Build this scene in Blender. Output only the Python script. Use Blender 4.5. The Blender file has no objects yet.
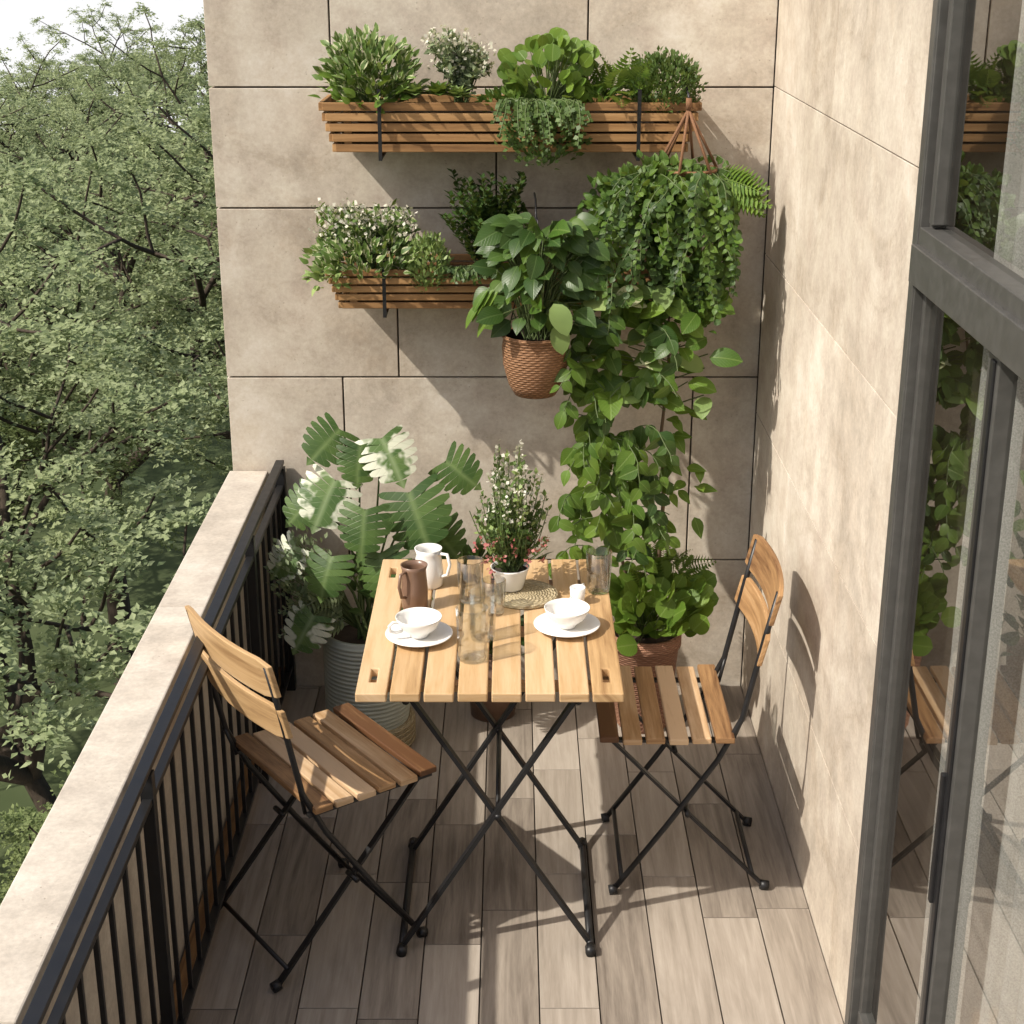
import bpy, math, random
import numpy as np
from mathutils import Vector, Matrix
random.seed(7); rng=np.random.default_rng(7)
R=random.uniform
scene=bpy.context.scene

# ------------------------------------------------------------------ mesh builder
class MB:
    def __init__(s):
        s.V=[];s.L=[];s.S=[];s.UV=[];s.M=[];s.SM=[];s.n=0;s.mats=[]
    def mi(s,m):
        if m not in s.mats: s.mats.append(m)
        return s.mats.index(m)
    def add(s,vs,fs,mat,uvl=None,uvv=None,smooth=False):
        vs=np.asarray(vs,dtype=np.float64)
        L=np.array([i for f in fs for i in f],dtype=np.int64)
        S=np.array([len(f) for f in fs],dtype=np.int64)
        if uvv is not None: U=np.asarray(uvv,dtype=np.float64)[L]
        elif uvl is not None: U=np.asarray(uvl,dtype=np.float64)
        else: U=np.zeros((len(L),2))
        s.raw(vs,L,S,U,mat,smooth)
    def raw(s,vs,L,S,U,mat,smooth):
        s.V.append(vs);s.L.append(L+s.n);s.S.append(S);s.UV.append(U)
        s.M.append(np.full(len(S),s.mi(mat)));s.SM.append(np.full(len(S),smooth));s.n+=len(vs)
    def box(s,c,size,mat,rot=None,uvoff=None):
        hx,hy,hz=[a/2 for a in size]
        vs=np.array([(x,y,z) for x in(-hx,hx) for y in(-hy,hy) for z in(-hz,hz)])
        fs=[(0,1,3,2),(4,6,7,5),(0,4,5,1),(2,3,7,6),(0,2,6,4),(1,5,7,3)]
        ax=[(1,2),(1,2),(0,2),(0,2),(0,1),(0,1)]
        la=int(np.argmax(size)); off=uvoff or (R(0,50),R(0,50))
        uv=[]
        for f,a in zip(fs,ax):
            a=sorted(a,key=lambda k:0 if k==la else 1)
            for i in f: uv.append((vs[i][a[0]]+off[0],vs[i][a[1]]+off[1]))
        if rot is not None: vs=vs@np.array(rot.to_3x3()).T
        s.add(vs+np.array(c),fs,mat,uvl=uv)
    def beam(s,a,b,w,h,mat,up=(0,0,1)):
        a=Vector(a);b=Vector(b);d=b-a;l=d.length;x=d.normalized()
        y=Vector(up).cross(x).normalized();z=x.cross(y)
        s.box((a+b)/2,(l,w,h),mat,rot=Matrix((x,y,z)).transposed())
    def tube(s,pts,rad,mat,k=8,cap=True):
        pts=[Vector(p) for p in pts];n=len(pts)
        if not hasattr(rad,'__len__'): rad=[rad]*n
        vs=[];uv=[];t0=None;dist=0
        for i,p in enumerate(pts):
            t=(pts[min(i+1,n-1)]-pts[max(i-1,0)]).normalized()
            if t0 is None:
                a=Vector((0,0,1)) if abs(t.z)<.9 else Vector((1,0,0)); u=t.cross(a).normalized()
            else: u=(u-t*u.dot(t)).normalized()
            w=t.cross(u);t0=t
            if i: dist+=(p-pts[i-1]).length
            for j in range(k):
                an=2*math.pi*j/k
                q=p+(u*math.cos(an)+w*math.sin(an))*rad[i]
                vs.append(q[:]);uv.append((dist,j/k))
        fs=[]
        for i in range(n-1):
            for j in range(k):
                fs.append((i*k+j,i*k+(j+1)%k,(i+1)*k+(j+1)%k,(i+1)*k+j))
        if cap: fs.append(tuple(range(k-1,-1,-1)));fs.append(tuple(range((n-1)*k,n*k)))
        s.add(vs,fs,mat,uvv=uv,smooth=True)
    def lathe(s,prof,c,mat,k=40,smooth=True,uvs=1.0):
        vs=[];uv=[];n=len(prof);d=0
        for i,(r,z) in enumerate(prof):
            if i:d+=math.hypot(r-prof[i-1][0],z-prof[i-1][1])
            for j in range(k+1):
                an=2*math.pi*j/k
                vs.append((c[0]+r*math.cos(an),c[1]+r*math.sin(an),c[2]+z));uv.append((j/k,d))
        fs=[]
        for i in range(n-1):
            for j in range(k):
                a=i*(k+1)+j
                fs.append((a,a+1,a+k+2,a+k+1))
        s.add(vs,fs,mat,uvv=uv,smooth=smooth)
    def inst(s,tm,mats,pos,mat,smooth=True):
        tv,tf,tu=tm
        K=len(pos)
        if K==0:return
        vs=np.einsum('kij,nj->kni',mats,tv)+pos[:,None,:]
        L=np.array([i for f in tf for i in f]);S=np.array([len(f) for f in tf]);n=len(tv)
        LL=(L[None,:]+np.arange(K)[:,None]*n).ravel()
        s.raw(vs.reshape(-1,3),LL,np.tile(S,K),np.tile(tu[L],(K,1)),mat,smooth)
    def build(s,name,parent=None,bevel=0,loc=None,rotz=0,link=True):
        V=np.concatenate(s.V);L=np.concatenate(s.L);S=np.concatenate(s.S);U=np.concatenate(s.UV)
        me=bpy.data.meshes.new(name)
        me.vertices.add(len(V));me.vertices.foreach_set('co',V.ravel())
        me.loops.add(len(L));me.loops.foreach_set('vertex_index',L.astype(np.int32))
        me.polygons.add(len(S))
        st=np.concatenate([[0],np.cumsum(S)[:-1]]).astype(np.int32)
        me.polygons.foreach_set('loop_start',st)
        try: me.polygons.foreach_set('loop_total',S.astype(np.int32))
        except Exception: pass
        for m in s.mats: me.materials.append(m)
        me.polygons.foreach_set('material_index',np.concatenate(s.M).astype(np.int32))
        me.update(calc_edges=True)
        me.polygons.foreach_set('use_smooth',np.concatenate(s.SM).astype(bool))
        ul=me.uv_layers.new(name='UVMap');ul.data.foreach_set('uv',U.ravel().astype(np.float32))
        me.update()
        if not link: return me
        return mkobj(name,me,parent,bevel,loc,rotz)
def mkobj(name,me,parent=None,bevel=0,loc=None,rotz=0):
    ob=bpy.data.objects.new(name,me);scene.collection.objects.link(ob)
    if parent: ob.parent=parent
    if loc is not None: ob.location=loc
    ob.rotation_euler=(0,0,rotz)
    if bevel:
        b=ob.modifiers.new('bevel','BEVEL');b.width=bevel;b.segments=2;b.limit_method='ANGLE';b.angle_limit=math.radians(40)
    return ob
def empty(name,loc=(0,0,0),rotz=0):
    e=bpy.data.objects.new(name,None);scene.collection.objects.link(e);e.location=loc;e.rotation_euler=(0,0,rotz);return e

# ------------------------------------------------------------------ materials
class NT:
    def __init__(s,name):
        s.m=bpy.data.materials.new(name);s.m.use_nodes=True;s.t=s.m.node_tree;s.t.nodes.clear()
        s.out=s.t.nodes.new('ShaderNodeOutputMaterial')
    def n(s,ty,**kw):
        nd=s.t.nodes.new(ty)
        for k,v in kw.items(): setattr(nd,k,v)
        return nd
    def l(s,a,b): s.t.links.new(a,b)
    def mix(s,fac,a,b,mode='MIX'):
        nd=s.t.nodes.new('ShaderNodeMix');nd.data_type='RGBA';nd.blend_type=mode
        for inp,v in((nd.inputs[0],fac),(nd.inputs[6],a),(nd.inputs[7],b)):
            if hasattr(v,'links') : s.l(v,inp)
            elif isinstance(v,(int,float)): inp.default_value=v
            else: inp.default_value=(*v,1) if len(v)==3 else v
        return nd.outputs[2]
    def math(s,op,a,b=0,c=None):
        nd=s.t.nodes.new('ShaderNodeMath');nd.operation=op
        for i,v in enumerate((a,b,c)):
            if v is None: continue
            if hasattr(v,'links'): s.l(v,nd.inputs[i])
            else: nd.inputs[i].default_value=v
        return nd.outputs[0]
    def ramp(s,fac,stops):
        nd=s.t.nodes.new('ShaderNodeValToRGB')
        while len(nd.color_ramp.elements)<len(stops): nd.color_ramp.elements.new(.5)
        for e,(p,c) in zip(nd.color_ramp.elements,stops):
            e.position=p;e.color=(*c,1) if hasattr(c,'__len__') else (c,c,c,1)
        s.l(fac,nd.inputs[0]);return nd.outputs[0]
    def noise(s,vec,scale,detail=4,rough=.55,dist=0):
        nd=s.n('ShaderNodeTexNoise');nd.inputs['Scale'].default_value=scale;nd.inputs['Detail'].default_value=detail
        nd.inputs['Roughness'].default_value=rough;nd.inputs['Distortion'].default_value=dist
        s.l(vec,nd.inputs['Vector']);return nd.outputs[0]
    def map(s,vec,scale=(1,1,1)):
        nd=s.n('ShaderNodeMapping');nd.inputs['Scale'].default_value=scale;s.l(vec,nd.inputs[0]);return nd.outputs[0]
    def bump(s,h,st,dist=.01):
        nd=s.n('ShaderNodeBump');nd.inputs['Strength'].default_value=st;nd.inputs['Distance'].default_value=dist
        s.l(h,nd.inputs['Height']);return nd.outputs[0]
    def bsdf(s,col,rough=.6,metal=0,normal=None,spec=.5):
        p=s.n('ShaderNodeBsdfPrincipled')
        if hasattr(col,'links'): s.l(col,p.inputs['Base Color'])
        else: p.inputs['Base Color'].default_value=(*col,1)
        if hasattr(rough,'links'): s.l(rough,p.inputs['Roughness'])
        else: p.inputs['Roughness'].default_value=rough
        p.inputs['Metallic'].default_value=metal
        p.inputs['Specular IOR Level'].default_value=spec
        if normal is not None: s.l(normal,p.inputs['Normal'])
        return p
    def fin(s,sh): s.l(sh,s.out.inputs[0]);return s.m

def m_stone(name,c0=(.44,.38,.31),c1=(.65,.585,.495),stain=(.30,.23,.16),sa=.62):
    t=NT(name);tc=t.n('ShaderNodeTexCoord').outputs['Object'];g=t.n('ShaderNodeNewGeometry')
    n1=t.noise(tc,1.7,8,.62,.4);col=t.ramp(n1,[(.3,c0),(.66,c1)])
    n2=t.noise(t.map(tc,(1,1,1.6)),2.2,9,.75,.9);col=t.mix(t.ramp(n2,[(.50,0),(.74,sa)]),col,stain)
    n4=t.noise(t.map(tc,(7,7,.7)),1,5,.6);col=t.mix(t.ramp(n4,[(.56,0),(.8,.3)]),col,stain)
    n6=t.noise(tc,4.5,9,.8,.5);col=t.mix(t.ramp(n6,[(.54,0),(.66,.30)]),col,(.72,.665,.58))
    n5=t.noise(tc,11,6,.7);col=t.mix(.45,col,t.ramp(n5,[(.3,.30),(.7,.72)]),'OVERLAY')
    n3=t.noise(tc,90,4,.7);col=t.mix(.25,col,t.ramp(n3,[(.35,.36),(.65,.68)]),'OVERLAY')
    col=t.mix(1,col,t.ramp(g.outputs['Random Per Island'],[(0,(.84,.825,.81)),(1,(1.0,1.0,1.0))]),'MULTIPLY')
    v=t.n('ShaderNodeTexVoronoi');v.inputs['Scale'].default_value=60;t.l(tc,v.inputs['Vector'])
    pit=t.ramp(v.outputs['Distance'],[(.05,0),(.16,1)])
    msk=t.ramp(t.noise(tc,9,3),[(.5,1),(.62,0)])
    pit=t.math('MAXIMUM',pit,msk)
    col=t.mix(t.math('MULTIPLY',t.math('SUBTRACT',1,pit),.4),col,(.20,.155,.11))
    h=t.math('ADD',t.math('MULTIPLY',n3,.35),t.math('ADD',pit,t.math('MULTIPLY',n5,1.2)))
    return t.fin(t.bsdf(col,.85,normal=t.bump(h,.3,.003),spec=.25).outputs[0])
def m_wood(name,dark,mid,light,rough=.5,grain=1.0,var=1.0,w1=1.0):
    t=NT(name);uv=t.n('ShaderNodeUVMap').outputs[0];g=t.n('ShaderNodeNewGeometry').outputs['Random Per Island']
    n1=t.noise(t.map(uv,(3*grain,55*grain,1)),1,6,.6,.6)
    n2=t.noise(t.map(uv,(1.5*grain,11*grain,1)),1,4,.6,1.5)
    n3=t.noise(t.map(uv,(25*grain,400*grain,1)),1,3,.6)
    f=t.math('ADD',t.math('MULTIPLY',n1,.5),t.math('ADD',t.math('MULTIPLY',n2,.45),t.math('MULTIPLY',n3,.12)))
    f=t.math('ADD',f,t.math('MULTIPLY',t.math('SUBTRACT',g,.5),.32*var))
    col=t.ramp(f,[(.3,dark),(.52,mid),(.74,light)])
    return t.fin(t.bsdf(col,t.math('ADD',t.math('MULTIPLY',n1,.25),rough-.12),normal=t.bump(t.math('ADD',n1,n3),.25,.0015),spec=.35).outputs[0])
def m_metal(name,col,rough=.42):
    t=NT(name);tc=t.n('ShaderNodeTexCoord').outputs['Object']
    n=t.noise(tc,35,4);r=t.math('ADD',t.math('MULTIPLY',n,.25),rough-.12)
    return t.fin(t.bsdf(t.mix(t.ramp(n,[(.4,0),(.8,.4)]),col,tuple(c*1.7 for c in col)),r,metal=.25,spec=.5).outputs[0])
def m_leaf(name,a,b,vein=None,veinw=.05,edge=None,tr=.3,rough=.46,vs=0.3,en_s=40,cut=.42,k=1.3,spec=.3):
    a=tuple(x*k for x in a);b=tuple(x*k for x in b)
    t=NT(name);uv=t.n('ShaderNodeUVMap').outputs[0];g=t.n('ShaderNodeNewGeometry').outputs['Random Per Island']
    tc=t.n('ShaderNodeTexCoord').outputs['Object']
    col=t.mix(g,a,b)
    nn=t.noise(tc,6,3);col=t.mix(t.ramp(nn,[(.4,0),(.65,.5)]),col,tuple(x*.6 for x in a))
    sx=t.n('ShaderNodeSeparateXYZ');t.l(uv,sx.inputs[0])
    d=t.math('ABSOLUTE',t.math('SUBTRACT',sx.outputs[0],.5))
    h=None
    if edge:
        en=t.noise(tc,en_s,3)
        e=t.math('ADD',t.math('MULTIPLY',d,1.2),t.math('MULTIPLY',t.math('SUBTRACT',en,.5),1.4))
        col=t.mix(t.ramp(e,[(cut,0),(cut+.08,.95)]),col,edge)
    if vein:
        vv=t.math('ADD',t.math('MULTIPLY',sx.outputs[1],8),t.math('MULTIPLY',d,-7))
        fr=t.math('ABSOLUTE',t.math('SUBTRACT',t.math('FRACT',vv),.5))
        side=t.ramp(fr,[(0,1),(.09,0)])
        mid=t.ramp(d,[(0,1),(veinw,0)])
        col=t.mix(t.math('MULTIPLY',t.math('MAXIMUM',mid,t.math('MULTIPLY',side,.45)),vs*2),col,vein)
        h=t.math('SUBTRACT',1,t.math('MAXIMUM',mid,side))
    p=t.bsdf(col,rough,normal=t.bump(h,.3,.002) if h else None,spec=spec)
    tl=t.n('ShaderNodeBsdfTranslucent');t.l(t.mix(.5,col,(.30,.36,.05)),tl.inputs[0])
    mx=t.n('ShaderNodeMixShader');mx.inputs[0].default_value=tr
    t.l(p.outputs[0],mx.inputs[1]);t.l(tl.outputs[0],mx.inputs[2]);return t.fin(mx.outputs[0])
def m_plain(name,c,rough=.5,sc=20,amt=.25,spec=.5,bump=.1):
    t=NT(name);tc=t.n('ShaderNodeTexCoord').outputs['Object'];n=t.noise(tc,sc,5)
    return t.fin(t.bsdf(t.mix(n,tuple(x*(1-amt) for x in c),tuple(min(1,x*(1+amt*.5)) for x in c)),rough,normal=t.bump(n,bump,.003),spec=spec).outputs[0])
def m_wicker(name,a,b):
    t=NT(name);uv=t.n('ShaderNodeUVMap').outputs[0];sx=t.n('ShaderNodeSeparateXYZ');t.l(uv,sx.inputs[0])
    u=t.math('MULTIPLY',sx.outputs[0],2*math.pi*22);v=t.math('MULTIPLY',sx.outputs[1],2*math.pi*70)
    s=t.math('MULTIPLY',t.math('SINE',u),t.math('SINE',v))
    rg=t.math('ABSOLUTE',t.math('SINE',v))
    h=t.math('ADD',t.math('MULTIPLY',s,.5),t.math('MULTIPLY',rg,.6))
    n=t.noise(t.map(uv,(30,200,1)),1,3)
    col=t.mix(t.math('ADD',t.math('MULTIPLY',h,.5),t.math('MULTIPLY',n,.4)),a,b)
    return t.fin(t.bsdf(col,.65,normal=t.bump(h,.9,.004),spec=.3).outputs[0])
def m_glass(name,tint=(.93,.95,.94),base=.05,k=1.0,rough=0.0,pw=4.0):
    t=NT(name);f=t.n('ShaderNodeLayerWeight');f.inputs[0].default_value=.5
    r=t.math('ADD',t.math('MULTIPLY',t.math('POWER',f.outputs['Facing'],pw),k),base)
    tr=t.n('ShaderNodeBsdfTransparent');tr.inputs[0].default_value=(*tint,1)
    gl=t.n('ShaderNodeBsdfGlossy');gl.inputs['Roughness'].default_value=rough
    mx=t.n('ShaderNodeMixShader')
    t.l(r,mx.inputs[0]);t.l(tr.outputs[0],mx.inputs[1]);t.l(gl.outputs[0],mx.inputs[2])
    return t.fin(mx.outputs[0])

STONE=m_stone('travertine')
CAP=m_stone('parapet_stone',(.46,.41,.345),(.56,.51,.44),(.38,.31,.24),.3)
MORTAR=m_plain('joint_mortar',(.10,.08,.062),.9)
RENDER=m_plain('facade_render',(.40,.34,.28),.9)
OAK=m_wood('oak_slats',(.21,.11,.045),(.48,.31,.15),(.62,.44,.26),.5)
ACACIA=m_wood('acacia_slats',(.12,.055,.024),(.39,.225,.10),(.64,.45,.27),.5,var=2.0)
CEDAR=m_wood('cedar_slats',(.14,.068,.026),(.32,.175,.07),(.47,.28,.125),.6)
DECK=m_wood('deck_planks',(.145,.120,.098),(.30,.258,.213),(.42,.37,.315),.62,var=.9)
ROOMW=m_wood('room_floor_wood',(.18,.10,.045),(.42,.25,.12),(.52,.33,.18),.4)
BLACK=m_metal('black_steel',(.016,.016,.017),.42)
FRAME=m_metal('window_frame_metal',(.080,.078,.073),.40)
SILVER=m_metal('worn_steel',(.35,.34,.32),.3)
SOIL=m_plain('soil',(.045,.03,.02),.95,60,.5,bump=.8)
CHINA=m_plain('white_china',(.82,.81,.78),.15,5,.03,bump=0)
WICK=m_wicker('wicker',(.12,.055,.025),(.42,.23,.12))
TERRA=m_wicker('woven_terracotta',(.22,.10,.06),(.50,.28,.18))
ROPE=m_plain('rope',(.22,.11,.055),.9,200,.5)
RIBBED=m_plain('ribbed_ceramic',(.46,.49,.42),.55,12,.3)
BASKET=m_wicker('seagrass',(.28,.22,.12),(.62,.53,.36))
BROWN=m_plain('brown_glaze',(.20,.12,.08),.3,14,.3)
WINGLASS=m_glass('window_glass',(.86,.88,.87),.10,1.3)
CUPGLASS=m_glass('tumbler_glass',(.95,.965,.96),.09,.95,pw=3.0)
WALLIN=m_plain('room_plaster',(.40,.36,.31),.9)

G_VAR=m_leaf('leaf_variegated',(.07,.13,.03),(.13,.20,.05),edge=(.52,.54,.32),cut=.34)
G_PALE=m_leaf('leaf_pale',(.13,.20,.06),(.24,.31,.11),tr=.25)
G_SILV=m_leaf('leaf_silver',(.13,.18,.09),(.25,.30,.17),vein=(.45,.48,.34),tr=.2)
G_DARK=m_leaf('leaf_dark',(.020,.048,.010),(.048,.090,.018),vein=(.10,.16,.05),tr=.15,rough=.38)
G_MID=m_leaf('leaf_mid',(.040,.090,.012),(.09,.155,.022),vein=(.18,.26,.07),tr=.28,rough=.42)
G_BRIGHT=m_leaf('leaf_bright',(.06,.125,.015),(.13,.205,.028),vein=(.22,.32,.08),tr=.3,rough=.42)
G_FINE=m_leaf('leaf_fine',(.045,.085,.020),(.10,.155,.045),tr=.25)
G_MONS=m_leaf('leaf_monstera',(.028,.062,.016),(.07,.12,.030),vein=(.17,.24,.09),tr=.2,rough=.42,spec=.3)
G_MVAR=m_leaf('leaf_monstera_variegated',(.05,.10,.03),(.10,.16,.05),vein=(.3,.38,.2),edge=(.66,.68,.54),tr=.2,rough=.4,en_s=11,cut=.14)
WHITEF=m_leaf('petals_white',(.50,.48,.38),(.58,.57,.5),tr=.3)
PINKF=m_leaf('petals_pink',(.36,.09,.10),(.45,.20,.18),tr=.3)
STEM=m_plain('stem_green',(.09,.13,.04),.6)
BARKY=m_plain('stem_brown',(.16,.105,.06),.8,30,.4)

# ------------------------------------------------------------------ leaf templates
def tl_leaf(w,shape='ovate',n=6,fold=.12,curl=.25):
    vs=[];uv=[]
    for i in range(n+1):
        t=i/n
        f={'ovate':math.sin(math.pi*min(1,t**.75)),'round':math.sqrt(max(0,1-(2*t-1)**2)),'obl':math.sin(math.pi*min(1,t**.95))**.62 if 0<t<1 else 0,
           'lance':math.sin(math.pi*t)**.8 if 0<t<1 else 0}[shape]
        hw=max(w*f/2,.004);z=-curl*t*t
        vs+=[(-hw,t,z+fold*hw*2),(0,t,z),(hw,t,z+fold*hw*2)]
        uv+=[(.5-f/2,t),(.5,t),(.5+f/2,t)]
    fs=[]
    for i in range(n):
        a=3*i;fs+=[(a,a+1,a+4,a+3),(a+1,a+2,a+5,a+4)]
    return np.array(vs),fs,np.array(uv)
def tl_quad(w):
    return (np.array([(0,0,0),(w/2,.45,.08),(0,1,-.05),(-w/2,.45,.08)]),[(0,1,2,3)],np.array([(.5,0),(1,.5),(.5,1),(0,.5)]))
def tl_monstera(nf=6,W=.60):
    vs=[];fs=[];uv=[]
    def V(x,y):
        vs.append((x,y,-.5*x*x-.22*max(y,0)**2+.10*abs(x)));uv.append((.5+x*.6,y));return len(vs)-1
    def env(t): return W*math.sin(math.pi*min(1,(t*.78+.20)))**.5
    for sgn in(-1,1):
        for i in range(nf):
            t0=i/nf*.92;t1=(i+1)/nf*.92;tm=(t0+t1)/2;E=env(tm)
            o0=-.22+1.18*t0;o1=-.22+1.18*t1
            L=lambda p,q,f:p*(1-f)+q*f
            a=V(0,t0);b=V(0,t1)
            c=V(sgn*E*.45,L(t0,o0,.45)+.003);d=V(sgn*E*.45,L(t1,o1,.45)-.003)
            e=V(sgn*E*.82,L(t0,o0,.82)+.018);f=V(sgn*E*.82,L(t1,o1,.82)-.020)
            g=V(sgn*E*1.0,o0+.055);h=V(sgn*E*.98,o1-.055)
            q=[(a,b,d,c),(c,d,f,e),(e,f,h,g)]
            if sgn>0: q=[x[::-1] for x in q]
            fs+=q
    a=V(0,.92);b=V(-.13,.93);c=V(0,1.08);d=V(.13,.93);fs.append((a,d,c,b))
    return np.array(vs),fs,np.array(uv)
def tl_frond(n=14,w=.34,curl=.35,lw=.09):
    vs=[];fs=[];uv=[]
    for i in range(n):
        t=(i+.7)/n;env=w*math.sin(math.pi*min(1,t**.7*.97+.03))**.8+.02
        for sg in(-1,1):
            z=-curl*t*t;k=len(vs)
            vs+=[(0,t,z),(sg*env*.5,t+lw*.5+env*.05,z+.01),(sg*env,t+env*.35,z-.1*env),(sg*env*.5,t-lw*.45+env*.05,z-.01)]
            uv+=[(.5,0),(.9,.5),(.5,1),(.1,.5)]
            fs.append((k,k+1,k+2,k+3) if sg<0 else (k+3,k+2,k+1,k))
    for i in range(n):
        t=i/n;t2=(i+1)/n;k=len(vs)
        vs+=[(-.008,t,-curl*t*t),(.008,t,-curl*t*t),(.008,t2,-curl*t2*t2),(-.008,t2,-curl*t2*t2)];uv+=[(.5,.5)]*4;fs.append((k,k+1,k+2,k+3))
    return np.array(vs),fs,np.array(uv)
OV=tl_leaf(.55,'ovate');OVW=tl_leaf(.75,'ovate',fold=.08,curl=.3);OBL=tl_leaf(.68,'obl',n=7,fold=.10,curl=.3);RD=tl_leaf(.95,'round',n=8,fold=.06,curl=.10);LN=tl_leaf(.22,'lance',curl=.25)
LNW=tl_leaf(.34,'lance',curl=.4,n=7);SM=tl_quad(.6);SMR=tl_quad(.85);MO=tl_monstera();FR=tl_frond();FRS=tl_frond(10,.42,.5,.12)

def norm(a): return a/np.maximum(np.linalg.norm(a,axis=-1,keepdims=True),1e-9)
def frames(d,n,s):
    y=norm(d);x=norm(np.cross(y,n));z=np.cross(x,y)
    return np.stack([x,y,z],axis=2)*np.asarray(s).reshape(-1,1,1)
def rv(k): return norm(rng.normal(size=(k,3)))
def bush(mb,c,r,n,tm,size,mat,base=None,out=1.0,up=.3,shell=.45,stems=0,nrm=(0,-.4,1),nj=.5,stemmat=None,zmin=None):
    c=np.array(c,float);r=np.array(r,float)
    d=rv(n);rad=rng.uniform(shell,1,size=(n,1))**.7*rng.uniform(.85,1.12,size=(n,1))
    p=c+d*r*rad
    b=np.array(base if base is not None else c-np.array([0,0,r[2]]))
    dd=norm(p-b)*out+np.array([0,0,up])+rng.normal(size=(n,3))*.35
    nn=np.array(nrm)+rng.normal(size=(n,3))*nj
    if zmin is not None: p[:,2]=np.maximum(p[:,2],zmin)
    mb.inst(tm,frames(dd,nn,rng.uniform(size*.7,size*1.25,size=n)),p,mat)
    sm=stemmat or STEM
    for i in range(min(stems,n)):
        a=Vector(b);q=Vector(p[i]);m=(a+q)/2+Vector((R(-.01,.01),R(-.01,.01),R(0,.03)))
        mb.tube([a,m,q],[.0022,.0018,.001],sm,k=5,cap=False)
def strand(mb,p0,length,tm,size,mat,per=.03,drift=(0,0,0),out=(0,-1,0),wob=.15,d0=(0,-.6,.5),stem=.0015,nrm=(0,-1,.45),leafdown=.6,stemmat=None,xmax=.73):
    p=Vector(p0);d=Vector(d0)+Vector((R(-.4,.4),R(-.2,.2),0));pts=[p.copy()];st=.025;k=int(length/st)
    for i in range(k):
        d=(d*.80+Vector((drift[0],drift[1],-1))*.22+Vector((R(-wob,wob),R(-wob,wob),R(-wob,wob)*.5))).normalized()
        p=p+d*st
        if p.y>4.62: p.y=4.62
        if p.x>xmax: p.x=xmax
        pts.append(p.copy())
    mb.tube(pts,stem,stemmat or STEM,k=5,cap=False)
    P=[];D=[];t=0;sg=1
    while t<len(pts)-1.01:
        i=int(t);q=pts[i].lerp(pts[i+1],t-i);dr=(pts[i+1]-pts[i]).normalized()
        s=Vector((sg,0,0)) if abs(dr.z)>.5 else Vector((sg*.6,0,-.4))
        P.append(q[:]);D.append((s*R(.5,1)+Vector(out)*R(.1,.7)+Vector((R(-.3,.3),R(-.3,.3),-leafdown+R(-.3,.3))))[:])
        sg=-sg;t+=per/st*R(.6,1.4)
    P=np.array(P);D=np.array(D);n=len(P)
    sz=rng.uniform(size*.65,size*1.2,size=n)*np.linspace(1.05,.7,n)
    mb.inst(tm,frames(D,np.array(nrm)+rng.normal(size=(n,3))*.4,sz),P,mat)

# ------------------------------------------------------------------ balcony shell
XR=.750; YB=4.66; XW=-.862
w=MB()
w.box((.611,YB+.215,-3),(2.93,.40,12.0),MORTAR)
w.box((XW+.002,YB+.235,-3),(.012,.38,12.004),STONE)
ob=w.build('stone_wall_core')
rows=[(1.897,3.0),(1.553,1.897),(1.041,1.553),(.442,1.041),(-.25,.442)]
vx=[[-.516,.215],[-.046],[-.344],[-.516,.553],[-.12]]
p=MB();g=.0026
for (z0,z1),xs in zip(rows,vx):
    e=[XW-.006]+xs+[XR]
    for i,(a,b) in enumerate(zip(e[:-1],e[1:])):
        ga=0 if i==0 else g; gb=g
        p.box(((a+ga+b-gb)/2,YB+.02,(z0+z1)/2),(b-a-ga-gb,.04,z1-z0-2*g),STONE)
zz=-.255
while zz>-9:
    p.box((-.058,YB+.02,zz-.35),(1.62,.04,.69),STONE);zz-=.7
panels=p.build('stone_panels',bevel=.0015)
back=empty('stone_back_wall');panels.parent=back;ob.parent=back
side=empty('stone_side_wall')
s=MB();YW=2.93
s.box((XR+.105,(YW+YB)/2+.004,-3),(.18,YB-YW-.008,12),MORTAR)
s.build('wall_core',side)
s=MB()
rr=[(2.42,3.0,[3.42,4.3]),(1.90,2.42,[3.10,3.80]),(1.42,1.90,[3.45,4.15]),(.93,1.42,[3.12,3.86,4.4]),(.442,.93,[3.36,4.05]),(-.05,.442,[3.15,3.78])]
g2=.0015
for z0,z1,ys in rr:
    e=[YW]+ys+[YB-.002]
    for a,b in zip(e[:-1],e[1:]):
        s.box((XR+.015,(a+b)/2,(z0+z1)/2),(.03,b-a-2*g2,z1-z0-2*g2),STONE)
s.build('stone_panels',side,bevel=.001)

fl=empty('balcony_floor')
f=MB();f.box((-.065,1.72,-.135),(1.62,5.86,.23),RENDER);f.build('slab',fl)
f=MB();W=.138;x=-.765
f.box((-.007,1.72,-.0165),(1.50,5.84,.006),MORTAR)
while x<XR-.01:
    ww=min(W,XR-.001-x);y=-1.2+R(-.5,0)
    while y<YB:
        ln=random.choice([.42,.55,.55,.8]);y2=min(y+ln,YB-.001)
        if y2-y>.02: f.box((x+ww/2,(y+y2)/2,-.0075),(ww-.0032,y2-y-.0032,.015),DECK)
        y+=ln
    x+=W
f.build('planks',fl,bevel=.001)
pa=empty('parapet_wall')
s=MB();s.box((-.820,1.73,.24),(.096,5.85,.93),CAP);s.build('parapet_body',pa)
s=MB();y=-1.2
while y<YB-.01:
    y2=min(y+1.6,YB-.002);s.box((-.818,(y+y2)/2,.725),(.120,y2-y-.003,.035),CAP);y=y2
s.build('coping',pa,bevel=.004)
s=MB();s.box((-.753,1.73,.035),(.030,5.85,.07),CEDAR);s.build('kick_strip',pa,bevel=.002)

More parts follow.
